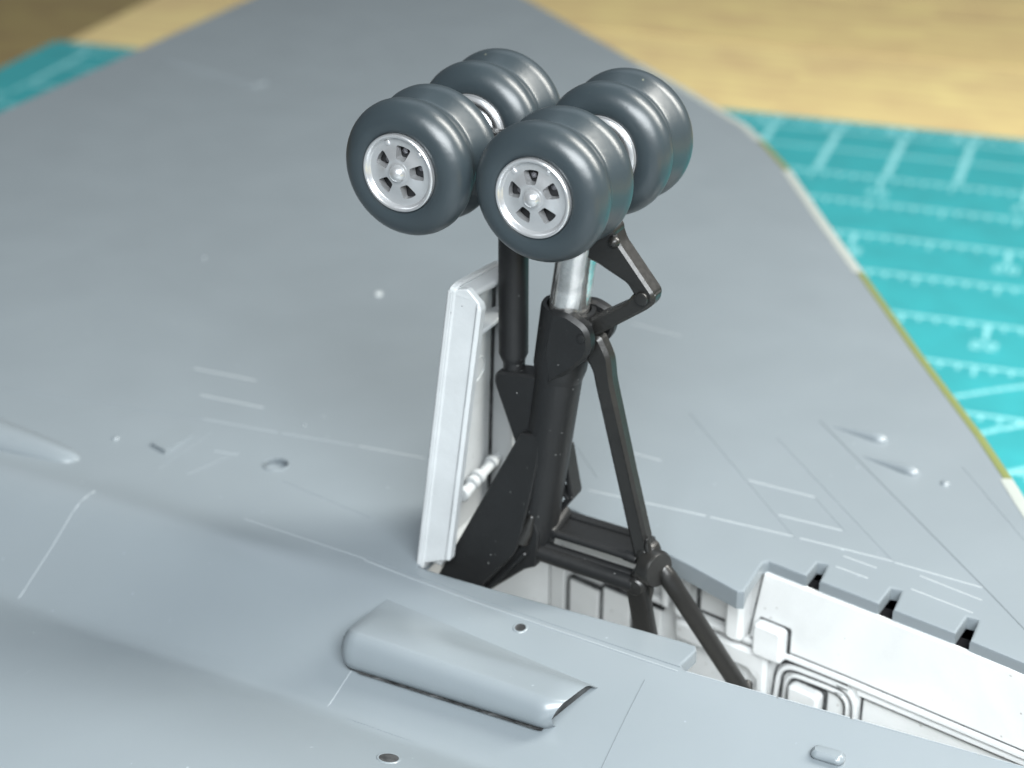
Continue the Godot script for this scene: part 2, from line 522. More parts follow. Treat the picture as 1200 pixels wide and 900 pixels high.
	# two small drain holes on the engine bay, dark discs painted as their shade
	for t in [[0.52, 0.835, 0.045], [0.30, 2.38, 0.075]]:
		var p := on_skin(Vector2(t[0], t[1]))
		var nn := (on_skin(Vector2(t[0], t[1] + 0.05)) - p).cross(on_skin(Vector2(t[0] + 0.05, t[1])) - p).normalized()
		hb = MB.new()
		lathe(hb, p - nn * 0.02, nn, [Vector2(0.0, t[2]), Vector2(0.0225, t[2])], 28)
		part("drain_shade_disc", hb, M.wash, w)
		hb = MB.new()
		lathe(hb, p, nn, [Vector2(-0.01, t[2] - 0.004), Vector2(0.003, t[2] - 0.003), Vector2(0.005, t[2] + 0.004), Vector2(0.003, t[2] + 0.012), Vector2(-0.01, t[2] + 0.02)], 28, false)
		part("drain_rim", hb, M.skin, w, 60.0)
	hb = MB.new()
	var bt := on_skin(Vector2(3.09, 1.17))
	prism(hb, rounded([Vector2(-0.12, -0.06), Vector2(0.12, -0.06), Vector2(0.12, 0.06), Vector2(-0.12, 0.06)], 0.06, 5), bt - Vector3(0, 0.02, 0), Vector3.RIGHT, Vector3(0, 0, -1), 0.075, 0.025)
	part("blade_bump", hb, M.skin, w, 60.0)
	# jet pipe fairing that fades out in a point
	hb = MB.new()
	var rings := []
	for i in 33:
		var s := float(i) / 32.0
		var x := -4.10 - 3.2 * s
		var g := pow(s, 0.36)
		var ring := PackedVector3Array()
		for k in 25:
			var t := PI * k / 24.0
			ring.append(Vector3(x, height(x, 0.34) - 0.03 + 0.24 * g * sin(t), 0.34 + 0.02 * s + 0.34 * g * cos(t)))
		rings.append(ring)
	hb.loft(rings, false, false, false)
	part("jet_pipe_fairing", hb, M.skin, w, 60.0)

func ridge(w: Node3D, p: Vector2, q: Vector2, wd: float, h: float, m: Material) -> void:
	var b := MB.new()
	var n := maxi(1, int(ceil(p.distance_to(q) / 0.12)))
	var s := (q - p).normalized().orthogonal() * wd / 2.0
	var rings := []
	for i in n + 1:
		var c := p.lerp(q, float(i) / n)
		var ring := PackedVector3Array()
		for e in [[-1.0, -0.004], [-0.6, h], [0.6, h], [1.0, -0.004]]:
			var o: Vector2 = c + s * e[0]
			ring.append(Vector3(o.x, height(o.x, o.y) + e[1], o.y))
		rings.append(ring)
	b.loft(rings, true, true, true)
	if rings.size() > 0: part("panel_line", b, m, w, 30.0)

func teardrop_shape(b: MB, p: Vector2, q: Vector2, r: float) -> void:   # rises from p to a round end at q
	var d := (q - p).normalized()
	var s := d.orthogonal()
	var rings := []
	for i in 21:
		var t := float(i) / 20.0
		var g := pow(t, 0.8) if t < 0.8 else pow(0.8, 0.8) * sqrt(maxf(0.0, 1.0 - pow((t - 0.8) / 0.2, 2.0)))
		var c := p.lerp(q, t)
		var ring := PackedVector3Array()
		for k in 13:
			var a := PI * k / 12.0
			var o := c - s * cos(a) * r * g
			ring.append(Vector3(o.x, height(o.x, o.y) - 0.004 + sin(a) * r * 1.05 * g, o.y))
		rings.append(ring)
	b.loft(rings, false, false, false)

func teardrop(w: Node3D, p: Vector2, q: Vector2, r: float) -> void:
	var b := MB.new()
	teardrop_shape(b, p, q, r)
	part("teardrop_fairing", b, M.skin, w, 60.0)

# scoop fairing on the engine bay, its aft opening a dark painted cap
func build_fairing(a: Node3D) -> void:
	var b := MB.new()
	var rings := []
	var n := 40
	for i in n + 1:
		var s := float(i) / n
		var x := lerpf(-0.60, 1.34, s)
		var zo := 1.66 + 0.04 * s                             # outer foot
		if s < 0.05: zo -= 0.07 * pow(1.0 - s / 0.05, 2.0)
		if s > 0.93: zo -= 0.05 * pow((s - 0.93) / 0.07, 1.8)
		var zi := 0.92 + 0.24 * s
		var top := 0.055 - 0.015 * s
		if s > 0.9: top -= 0.02 * pow((s - 0.9) / 0.1, 2.0)
		if s < 0.06: top -= 0.05 * pow(1.0 - s / 0.06, 2.0)
		var cut := 0.13 * pow(s, 5.0)                          # the aft end is cut at an angle
		var ring := PackedVector3Array()
		var base := height(x, zo) + 0.012                     # a shadow gap is left under the outer side
		ring.append(Vector3(x - cut, base - 0.03, zo - 0.11))
		ring.append(Vector3(x - cut, base + 0.01, zo - 0.06))
		ring.append(Vector3(x - cut, base + 0.05, zo - 0.018))
		ring.append(Vector3(x - cut, base + 0.085, zo - 0.003))
		var r := 0.12
		for k in 13:
			var t := PI / 2.0 * k / 12.0
			ring.append(Vector3(x - cut * (1.0 - k / 24.0), lerpf(base + 0.11, top, sin(t)), zo - r * (1.0 - cos(t))))
		for k in 10:
			var t := (k + 1) / 10.0
			ring.append(Vector3(x - cut * 0.5 * (1.0 - t), lerpf(top, height(x, zi) - 0.006, pow(smoothstep(0.0, 1.0, t), 1.0 + 5.0 * s * s)), lerpf(zo - r, zi, t)))
		rings.append(ring)
	b.loft(rings, true, false, false)
	# the blunt aft end leans in under the edge
	var last: PackedVector3Array = rings[n]
	var back := PackedVector3Array()
	for p in last: back.append(Vector3(p.x - 0.012 - clampf((0.04 - p.y) * 0.25, 0.0, 0.07), p.y - 0.006, p.z - 0.006))
	b.loft([last, back], false, false, false)
	var f := part("scoop_fairing", b, M.skin, a, 50.0)
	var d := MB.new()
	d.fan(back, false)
	part("aft_face", d, M.wash, f)  # dark colour stands for the shade inside an open end
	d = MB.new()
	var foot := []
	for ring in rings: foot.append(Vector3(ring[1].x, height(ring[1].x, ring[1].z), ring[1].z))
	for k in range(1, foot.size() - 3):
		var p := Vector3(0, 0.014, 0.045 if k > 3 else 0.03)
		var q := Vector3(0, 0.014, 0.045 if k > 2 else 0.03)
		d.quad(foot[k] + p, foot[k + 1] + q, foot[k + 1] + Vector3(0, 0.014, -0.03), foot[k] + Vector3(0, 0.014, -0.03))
	part("painted_foot_shadow", d, M.wash, f)  # flat strip of dark wash painted as the shadow under the foot

# ------------------------------------------------------------------ wheel well
func wall_z(x: float) -> float:
	return -0.97 + 0.2 * (x - 1.8)

func on_wall(x: float, y: float, out := 0.0) -> Vector3:
	return Vector3(x, y, wall_z(x) + out)

func plate(parent: Node3D, called: String, poly: Array, r, out: float, thick: float, m: Material, bev := 0.012) -> MeshInstance3D:
	var b := MB.new()
	var ux := Vector3(1, 0, 0.2)
	prism(b, rounded(poly, r, 4), Vector3(0, 0, wall_z(0.0) + out), ux, Vector3.UP, thick, bev)
	return part(called, b, m, parent, 40.0)

# a raised strip along a path on the wall
func strip(parent: Node3D, called: String, pts: Array, wd: float, out: float, m: Material) -> void:
	var b := MB.new()
	var rings := []
	for i in pts.size():
		var d: Vector2 = (pts[mini(i + 1, pts.size() - 1)] - pts[maxi(i - 1, 0)]).normalized()
		var s := Vector2(-d.y, d.x) * wd / 2.0
		var ring := PackedVector3Array()
		for e in [[1.0, -0.01], [1.0, out * 0.7], [0.6, out], [-0.6, out], [-1.0, out * 0.7], [-1.0, -0.01]]:
			var p: Vector2 = pts[i] + s * e[0]
			ring.append(on_wall(p.x, p.y, e[1]))
		rings.append(ring)
	b.loft(rings, true, true, true)
	part(called, b, m, parent, 40.0)

func curve2(poly: Array, r: float) -> Array:     # an open path with rounded corners
	var out := [poly[0]]
	for i in range(1, poly.size() - 1):
		var p: Vector2 = poly[i]
		var a: Vector2 = (poly[i - 1] - p).limit_length(r)
		var d: Vector2 = (poly[i + 1] - p).limit_length(r)
		for k in 7:
			var s := k / 6.0
			out.append((p + a).lerp(p, s).lerp(p.lerp(p + d, s), s))
	out.append(poly[-1])
	return out

func rect(x0: float, y0: float, x1: float, y1: float) -> Array:
	return [Vector2(x0, y0), Vector2(x1, y0), Vector2(x1, y1), Vector2(x0, y1)]

func build_well(a: Node3D) -> void:
	var b := MB.new()
	# tub: far wall, floor, near wall and both ends
	var far := [Vector3(-0.9, -0.14, wall_z(-0.9)), Vector3(5.7, -0.14, wall_z(5.7))]
	b.quad(Vector3(-0.9, -1.5, wall_z(-0.9)), Vector3(5.7, -1.5, wall_z(5.7)), far[1], far[0])
	b.quad(Vector3(-0.9, -1.5, 0.95), Vector3(5.7, -1.5, 0.95), Vector3(5.7, -1.5, wall_z(5.7)), Vector3(-0.9, -1.5, wall_z(-0.9)))
	b.quad(Vector3(5.7, -1.5, 0.95), Vector3(-0.9, -1.5, 0.95), Vector3(-0.9, -0.13, 0.95), Vector3(5.7, -0.13, 0.95))
	b.quad(Vector3(-0.9, -1.5, 0.95), Vector3(-0.9, -1.5, -1.6), Vector3(-0.9, -0.13, -1.6), Vector3(-0.9, -0.13, 0.95))
	var well := part("wheel_well", b, M.white, a)
	# upper white panel of the far wall, its ledge and the pipe under it
	plate(well, "wall_panel", [Vector2(1.70, -0.76), Vector2(5.6, -0.76), Vector2(5.6, -0.085), Vector2(1.80, -0.10)], 0.02, 0.0, 0.05, M.white)
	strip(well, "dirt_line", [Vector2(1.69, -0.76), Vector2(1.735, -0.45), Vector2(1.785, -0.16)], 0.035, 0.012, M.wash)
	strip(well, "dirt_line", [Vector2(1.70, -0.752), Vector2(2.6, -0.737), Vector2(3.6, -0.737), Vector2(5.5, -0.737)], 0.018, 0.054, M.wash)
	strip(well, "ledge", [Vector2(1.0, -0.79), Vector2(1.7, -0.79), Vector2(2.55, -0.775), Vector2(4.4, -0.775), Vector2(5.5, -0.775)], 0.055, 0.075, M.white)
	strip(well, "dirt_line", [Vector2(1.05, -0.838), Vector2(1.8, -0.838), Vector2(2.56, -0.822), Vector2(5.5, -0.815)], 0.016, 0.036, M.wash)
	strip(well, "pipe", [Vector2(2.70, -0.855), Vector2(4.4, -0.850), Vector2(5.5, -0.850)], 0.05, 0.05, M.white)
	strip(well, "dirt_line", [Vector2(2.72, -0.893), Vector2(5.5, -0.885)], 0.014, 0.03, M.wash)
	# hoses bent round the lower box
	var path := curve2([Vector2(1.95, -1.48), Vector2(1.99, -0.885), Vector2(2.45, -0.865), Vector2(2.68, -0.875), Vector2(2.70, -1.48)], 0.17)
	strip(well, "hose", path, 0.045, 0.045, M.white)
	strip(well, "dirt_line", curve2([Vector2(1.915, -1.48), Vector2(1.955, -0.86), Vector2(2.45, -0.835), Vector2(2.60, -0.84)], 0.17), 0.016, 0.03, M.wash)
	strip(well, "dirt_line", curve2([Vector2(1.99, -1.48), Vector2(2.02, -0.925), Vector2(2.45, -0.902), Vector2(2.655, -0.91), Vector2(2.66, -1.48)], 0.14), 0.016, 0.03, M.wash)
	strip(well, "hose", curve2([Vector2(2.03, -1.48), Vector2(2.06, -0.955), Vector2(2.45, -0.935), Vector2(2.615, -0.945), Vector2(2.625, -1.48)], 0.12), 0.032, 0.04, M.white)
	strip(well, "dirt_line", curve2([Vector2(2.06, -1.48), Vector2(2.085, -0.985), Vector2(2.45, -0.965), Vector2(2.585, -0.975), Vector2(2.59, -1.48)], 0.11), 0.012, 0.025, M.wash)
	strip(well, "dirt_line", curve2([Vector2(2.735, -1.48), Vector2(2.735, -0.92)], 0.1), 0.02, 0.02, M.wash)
	# boxes
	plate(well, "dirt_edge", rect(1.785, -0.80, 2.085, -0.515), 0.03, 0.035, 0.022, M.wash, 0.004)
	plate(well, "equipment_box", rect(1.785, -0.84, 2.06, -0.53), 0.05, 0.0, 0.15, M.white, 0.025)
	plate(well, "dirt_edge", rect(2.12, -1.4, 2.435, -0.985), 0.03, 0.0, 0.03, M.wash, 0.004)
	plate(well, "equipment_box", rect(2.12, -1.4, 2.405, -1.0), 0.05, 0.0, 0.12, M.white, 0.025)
	# forward half: posts under the lip, framed recess below
	for s in [[1.02, 1.17], [1.52, 1.69]]:
		plate(well, "post", rect(s[0], -0.79, s[1], -0.2), 0.07, 0.0, 0.16, M.white, 0.035)
	plate(well, "dirt_edge", rect(1.165, -0.75, 1.20, -0.3), 0.0, 0.0, 0.012, M.wash, 0.003)
	plate(well, "dirt_edge", rect(1.19, -0.745, 1.50, -0.72), 0.0, 0.0, 0.012, M.wash, 0.003)
	plate(well, "post", rect(0.86, -0.79, 0.93, -0.2), 0.02, 0.0, 0.10, M.white, 0.02)
	plate(well, "dirt_edge", rect(0.94, -0.78, 1.01, -0.2), 0.0, 0.0, 0.012, M.wash, 0.003)
	# recess frame
	for s in [rect(1.0, -1.05, 1.9, -0.86), rect(1.80, -1.49, 1.90, -1.0)]:
		plate(well, "frame", s, 0.03, 0.0, 0.09, M.white, 0.03)
	var fr := MB.new()
	prism(fr, rounded([Vector2(1.6, -1.0), Vector2(1.85, -1.0), Vector2(1.85, -1.25), Vector2(1.80, -1.12), Vector2(1.74, -1.06)], 0.01, 2), Vector3(0, 0, wall_z(0.0)), Vector3(1, 0, 0.2), Vector3.UP, 0.085, 0.02)
	part("frame", fr, M.white, well, 40.0)
	# small blocks with dirty joints under the braces
	for q in [[-0.34, -0.18, -0.86], [-0.13, 0.19, -0.93], [0.23, 0.52, -0.87], [0.56, 0.84, -0.86]]:
		plate(well, "block", rect(q[0], -1.45, q[1], q[2]), 0.03, 0.0, 0.05, M.white, 0.012)
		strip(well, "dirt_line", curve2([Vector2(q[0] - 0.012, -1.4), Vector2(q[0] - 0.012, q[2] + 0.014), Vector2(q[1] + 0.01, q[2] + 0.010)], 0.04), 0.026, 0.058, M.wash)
	plate(well, "stringer", rect(-0.3, -0.80, 0.86, -0.74), 0.02, 0.0, 0.08, M.white, 0.02)
	# rounded forward corner
	var cn := MB.new()
	var rings := []
	for y in [-1.5, -0.2]:
		var ring := PackedVector3Array()
		for k in 13:
			var t := PI / 2.0 * k / 12.0
			ring.append(Vector3(-0.25 - 0.55 * cos(PI / 2 - t) , y, wall_z(-0.25) + 0.02 + 0.9 * (1.0 - sin(PI / 2 - t))))
		rings.append(ring)
	cn.loft(rings, false, false, false)
	part("curved_wall", cn, M.white, well, 60.0)
	# solid black boxes painted as the darkness behind the three slots
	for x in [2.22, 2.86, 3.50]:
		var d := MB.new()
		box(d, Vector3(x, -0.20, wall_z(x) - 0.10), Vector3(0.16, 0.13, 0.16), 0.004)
		part("slot_shade_box", d, M.dark, well)

# ------------------------------------------------------------------ landing gear
func lean(y: float, dx := 0.0, z := 0.0) -> Vector3:       # a point of the leg's axis
	return Vector3(0.165 + 0.135 * y + dx, y, z)

func build_leg(a: Node3D) -> void:
	var u := Vector3(0.135, 1, 0).normalized()
	var b := MB.new()
	bar(b, [lean(0.16), lean(0.4), lean(1.2), lean(1.75)], [0.155, 0.172, 0.178, 0.182], 40, 0.02)
	var leg := part("gear_leg", b, M.black, a, 40.0)
	# collar with two cheeks that hold the brace and the torque link
	b = MB.new()
	var ux := Vector3(1, -0.135, 0).normalized()
	var prof := [Vector2(0, 0.181), Vector2(0.10, 0.204), Vector2(0.58, 0.208), Vector2(0.60, 0.200), Vector2(0.60, 0.168), Vector2(0.52, 0.160)]
	lathe(b, lean(1.72), u, prof, 44)
	part("collar", b, M.black, leg, 40.0)
	b = MB.new()
	prism_z(b, rounded([Vector2(0.42, 2.33), Vector2(0.54, 2.345), Vector2(0.735, 2.255), Vector2(0.755, 2.06), Vector2(0.60, 1.88), Vector2(0.40, 1.72), Vector2(0.36, 2.0)], [0.0, 0.05, 0.09, 0.08, 0.08, 0.0, 0.0], 5), 0.08, 0.207, 0.03)
	part("cheek", b, M.black, leg, 40.0)
	b = MB.new()
	prism_z(b, rounded([Vector2(0.34, 2.30), Vector2(0.62, 2.335), Vector2(0.765, 2.28), Vector2(0.79, 2.12), Vector2(0.71, 2.0), Vector2(0.55, 1.82), Vector2(0.28, 1.70), Vector2(0.26, 2.0)], [0.0, 0.05, 0.07, 0.07, 0.1, 0.1, 0.0, 0.0], 5), -0.215, -0.12, 0.022)
	part("cheek", b, M.black, leg, 40.0)
	b = MB.new()
	box(b, Vector3(0.575, 2.10, -0.005), Vector3(0.24, 0.34, 0.24), 0.02, Basis(ux, u, Vector3.BACK))
	part("clevis_block", b, M.black, leg, 40.0)
	b = MB.new()
	bar(b, [Vector3(0.68, 2.17, 0.22), Vector3(0.68, 2.17, -0.22)], [0.035, 0.035], 14, 0.008)
	part("pivot_pin", b, M.black, leg, 40.0)
	# polished piston
	b = MB.new()
	bar(b, [lean(2.0), lean(3.36)], [0.152, 0.152], 48, 0.01)
	part("piston_rod", b, M.rod, leg, 40.0)
	# web that carries the jack
	b = MB.new()
	prism_z(b, rounded([Vector2(-0.105, 1.60), Vector2(-0.09, 1.69), Vector2(0.34, 1.74), Vector2(0.36, 1.10), Vector2(0.13, 1.02), Vector2(0.085, 1.10)], [0.06, 0.05, 0.0, 0.0, 0.02, 0.02], 5), -0.09, 0.115, 0.02)
	part("web", b, M.black, leg, 40.0)
	# broad drag arm down to the near edge of the well
	b = MB.new()
	prism(b, rounded([Vector2(0.160, 1.24), Vector2(0.335, 1.26), Vector2(0.325, 1.1), Vector2(0.268, 0.722), Vector2(0.165, 0.22), Vector2(-0.104, -0.126), Vector2(-0.30, -0.50), Vector2(-0.72, -0.50), Vector2(-0.521, -0.145)], [0.01, 0.01, 0.05, 0.1, 0.08, 0.03, 0, 0, 0.0], 4), Vector3(0, 0, 0.095), Vector3.RIGHT, Vector3(0, 1, -0.07), 0.165, 0.012)
	part("drag_arm", b, M.black, leg, 30.0)
	b = MB.new()
	prism_z(b, rounded([Vector2(0.25, 0.62), Vector2(0.32, 0.40), Vector2(0.30, 0.10), Vector2(0.20, 0.05), Vector2(-0.25, -0.36), Vector2(-0.2, -0.1), Vector2(0.05, 0.2)], 0.02, 3), -0.06, 0.17, 0.012)
	part("gusset", b, M.black, leg, 40.0)
	b = MB.new()
	strap(b, Vector3(-0.28, -0.42, 0.13), Vector3(0.235, 0.235, 0.13), 0.20, 0.035, Vector3(-0.7, 0.6, 0))
	part("flange", b, M.black, leg, 40.0)
	b = MB.new()
	bar(b, [Vector3(0.175, 0.30, 0.17), Vector3(0.225, 0.42, 0.17), Vector3(0.262, 0.56, 0.16)], [0.07, 0.055, 0.03], 16, 0.02)
	part("fillet", b, M.worn, leg, 60.0)
	# junction where the two side links meet the leg
	b = MB.new()
	box(b, Vector3(0.275, 0.27, 0.0), Vector3(0.14, 0.34, 0.26), 0.045, Basis(Vector3.BACK, 0.0).rotated(Vector3.BACK, -0.2))
	bar(b, [Vector3(0.33, 0.42, -0.24), Vector3(0.36, 0.36, 0.06)], [0.075, 0.06], 16, 0.02)
	part("link_socket", b, M.black, leg, 40.0)
	# bent bracket behind the leg
	b = MB.new()
	for s in [[Vector3(0.375, 1.03, -0.2), Vector3(0.455, 0.62, -0.2)], [Vector3(0.46, 0.64, -0.2), Vector3(0.25, 0.34, -0.2)]]:
		strap(b, s[0], s[1], 0.16, 0.045, Vector3(1, 0.2, 0))
	strap(b, Vector3(0.34, 0.70, -0.15), Vector3(0.44, 0.60, -0.15), 0.10, 0.03, Vector3(0.3, 1, 0))
	part("bracket", b, M.black, leg, 40.0)

	# retraction jack beside the leg
	b = MB.new()
	bar(b, [Vector3(0.016, 1.66, 0.0), Vector3(0.016, 1.75, 0.0), Vector3(0.012, 1.775, 0), Vector3(0.01, 1.83, 0), Vector3(0.01, 3.25, 0.0)], [0.085, 0.085, 0.092, 0.114, 0.114], 32, 0.01)
	part("pitch_jack", b, M.black, a, 40.0)

	# bogie beam and axles, between the wheels
	b = MB.new()
	box(b, Vector3(0.08, 3.43, -0.03), Vector3(1.36, 0.24, 0.20), 0.05)
	box(b, Vector3(0.60, 3.30, -0.03), Vector3(0.34, 0.22, 0.22), 0.05)
	var beam := part("bogie_beam", b, M.worn, a, 40.0)
	for x in [0.61, -0.45]:
		b = MB.new()
		bar(b, [Vector3(x, 3.45, 0.60), Vector3(x, 3.45, -0.66)], [0.06, 0.06], 20, 0.01)
		part("axle", b, M.gun, beam, 40.0)

	# torque link: two arms that meet at an elbow
	b = MB.new()
	prism_z(b, rounded([Vector2(0.56, 2.76), Vector2(0.70, 2.90), Vector2(0.80, 3.02), Vector2(0.865, 3.01), Vector2(0.905, 2.91), Vector2(1.192, 2.565), Vector2(1.175, 2.495), Vector2(1.03, 2.535), Vector2(0.977, 2.615), Vector2(0.72, 2.73)], [0.02, 0.04, 0.04, 0.04, 0.03, 0.04, 0.03, 0.02, 0.04, 0.03], 4), -0.085, 0.085, 0.02)
	var tl := part("torque_link", b, M.worn, a, 40.0)
	b = MB.new()
	lathe(b, Vector3(0.865, 2.915, 0.075), Vector3.BACK, [Vector2(0, 0.045), Vector2(0.02, 0.042), Vector2(0.04, 0.024), Vector2(0.045, 0.0)], 16)
	lathe(b, Vector3(0.82, 2.99, -0.06), Vector3.BACK, [Vector2(0, 0.06), Vector2(0.13, 0.06), Vector2(0.15, 0.04), Vector2(0.155, 0.0)], 16)
	part("bolt_head", b, M.worn, tl, 50.0)
	b = MB.new()
	prism_z(b, rounded([Vector2(1.198, 2.57), Vector2(1.185, 2.49), Vector2(1.12, 2.43), Vector2(0.73, 2.145), Vector2(0.62, 2.14), Vector2(0.62, 2.235), Vector2(0.97, 2.465), Vector2(1.01, 2.53), Vector2(1.06, 2.575)], [0.03, 0.03, 0.03, 0.03, 0.03, 0.03, 0.06, 0.03, 0.03], 4), -0.065, 0.075, 0.022)
	part("lower_link", b, M.worn, tl, 40.0)
	b = MB.new()
	bar(b, [Vector3(1.10, 2.53, 0.11), Vector3(1.10, 2.53, -0.11)], [0.052, 0.052], 18, 0.015)
	part("elbow_pin", b, M.worn, tl, 40.0)

	# folding side brace
	b = MB.new()
	prism_z(b, rounded([Vector2(0.60, 1.99), Vector2(0.64, 2.14), Vector2(0.76, 2.14), Vector2(0.845, 1.98), Vector2(0.865, 1.80), Vector2(1.045, 1.08), Vector2(1.225, 0.40), Vector2(1.085, 0.36), Vector2(0.905, 1.05), Vector2(0.725, 1.74), Vector2(0.70, 1.86)], [0.03, 0.03, 0.03, 0.06, 0.06, 0.0, 0.02, 0.02, 0.0, 0.06, 0.06], 4), -0.07, 0.068, 0.028)
	var sb := part("side_brace", b, M.worn, a, 40.0)
	b = MB.new()
	bar(b, [Vector3(1.145, 0.30, 0.09), Vector3(1.165, 0.27, 0.09), Vector3(1.17, 0.20, 0.06), Vector3(1.145, 0.13, 0.06)], [0.075, 0.08, 0.08, 0.065], 18, 0.03)
	box(b, Vector3(1.19, 0.30, -0.02), Vector3(0.18, 0.38, 0.20), 0.05, Basis().rotated(Vector3.BACK, 0.2))
	lathe(b, Vector3(1.20, 0.30, 0.02), Vector3(0.93, 0.05, 0.35).normalized(), [Vector2(0, 0.15), Vector2(0.085, 0.15), Vector2(0.115, 0.135), Vector2(0.12, 0.0)], 24)
	prism_z(b, rounded([Vector2(1.17, 0.52), Vector2(1.21, 0.58), Vector2(1.235, 0.40), Vector2(1.26, 0.10), Vector2(1.22, -0.12), Vector2(1.19, 0.0)], 0.02, 3), 0.02, 0.08, 0.02)
	part("knuckle", b, M.worn, sb, 45.0)
	b = MB.new()
	strap(b, Vector3(1.135, 0.17, 0.09), Vector3(1.43, -1.49, 0.0), 0.165, 0.12, Vector3(0, 0, 1), 0.035)
	lathe(b, Vector3(1.14, 0.15, 0.03), Vector3.BACK, [Vector2(0, 0.085), Vector2(0.10, 0.085), Vector2(0.125, 0.06), Vector2(0.13, 0.0)], 20)
	part("short_arm", b, M.worn, sb, 40.0)
	b = MB.new()
	bar(b, [Vector3(1.29, 0.30, -0.02), Vector3(1.34, 0.22, -0.02), Vector3(1.45, 0.02, -0.07), Vector3(1.86, -0.75, -0.28), Vector3(2.24, -1.49, -0.47)], [0.06, 0.076, 0.072, 0.072, 0.072], 24, 0.02)
	bar(b, [Vector3(1.90, -0.80, -0.38), Vector3(1.96, -0.86, -0.22)], [0.055, 0.055], 14, 0.01)
	part("long_arm", b, M.worn, sb, 40.0)
	# the links from the leg to the knuckle
	b = MB.new()
	prism(b, rounded([Vector2(0.30, 0.30), Vector2(0.26, 0.10), Vector2(0.30, -0.02), Vector2(1.02, -0.02), Vector2(1.12, 0.03), Vector2(1.12, 0.22), Vector2(1.05, 0.30)], [0.03, 0.03, 0.05, 0.02, 0.02, 0.02, 0.05], 3), Vector3(0, 0.315, 0), Vector3(1, -0.03, 0).normalized(), Vector3(0, -0.06, -1).normalized(), 0.06, 0.015)
	bar(b, [Vector3(0.25, 0.355, -0.29), Vector3(1.10, 0.32, -0.29)], [0.04, 0.04], 14, 0.01)
	bar(b, [Vector3(0.28, 0.36, 0.015), Vector3(0.98, 0.33, 0.015), Vector3(1.0, 0.33, 0.015), Vector3(1.10, 0.32, 0.015)], [0.034, 0.034, 0.042, 0.042], 14, 0.01)
	part("flat_link", b, M.black, a, 40.0)
	b = MB.new()
	bar(b, [Vector3(0.30, 0.20, 0.1), Vector3(1.12, 0.155, 0.1)], [0.068, 0.068], 20, 0.01)
	bar(b, [Vector3(0.30, 0.235, 0.06), Vector3(1.12, 0.195, 0.06)], [0.05, 0.05], 16, 0.01)
	part("round_link", b, M.black, a, 40.0)

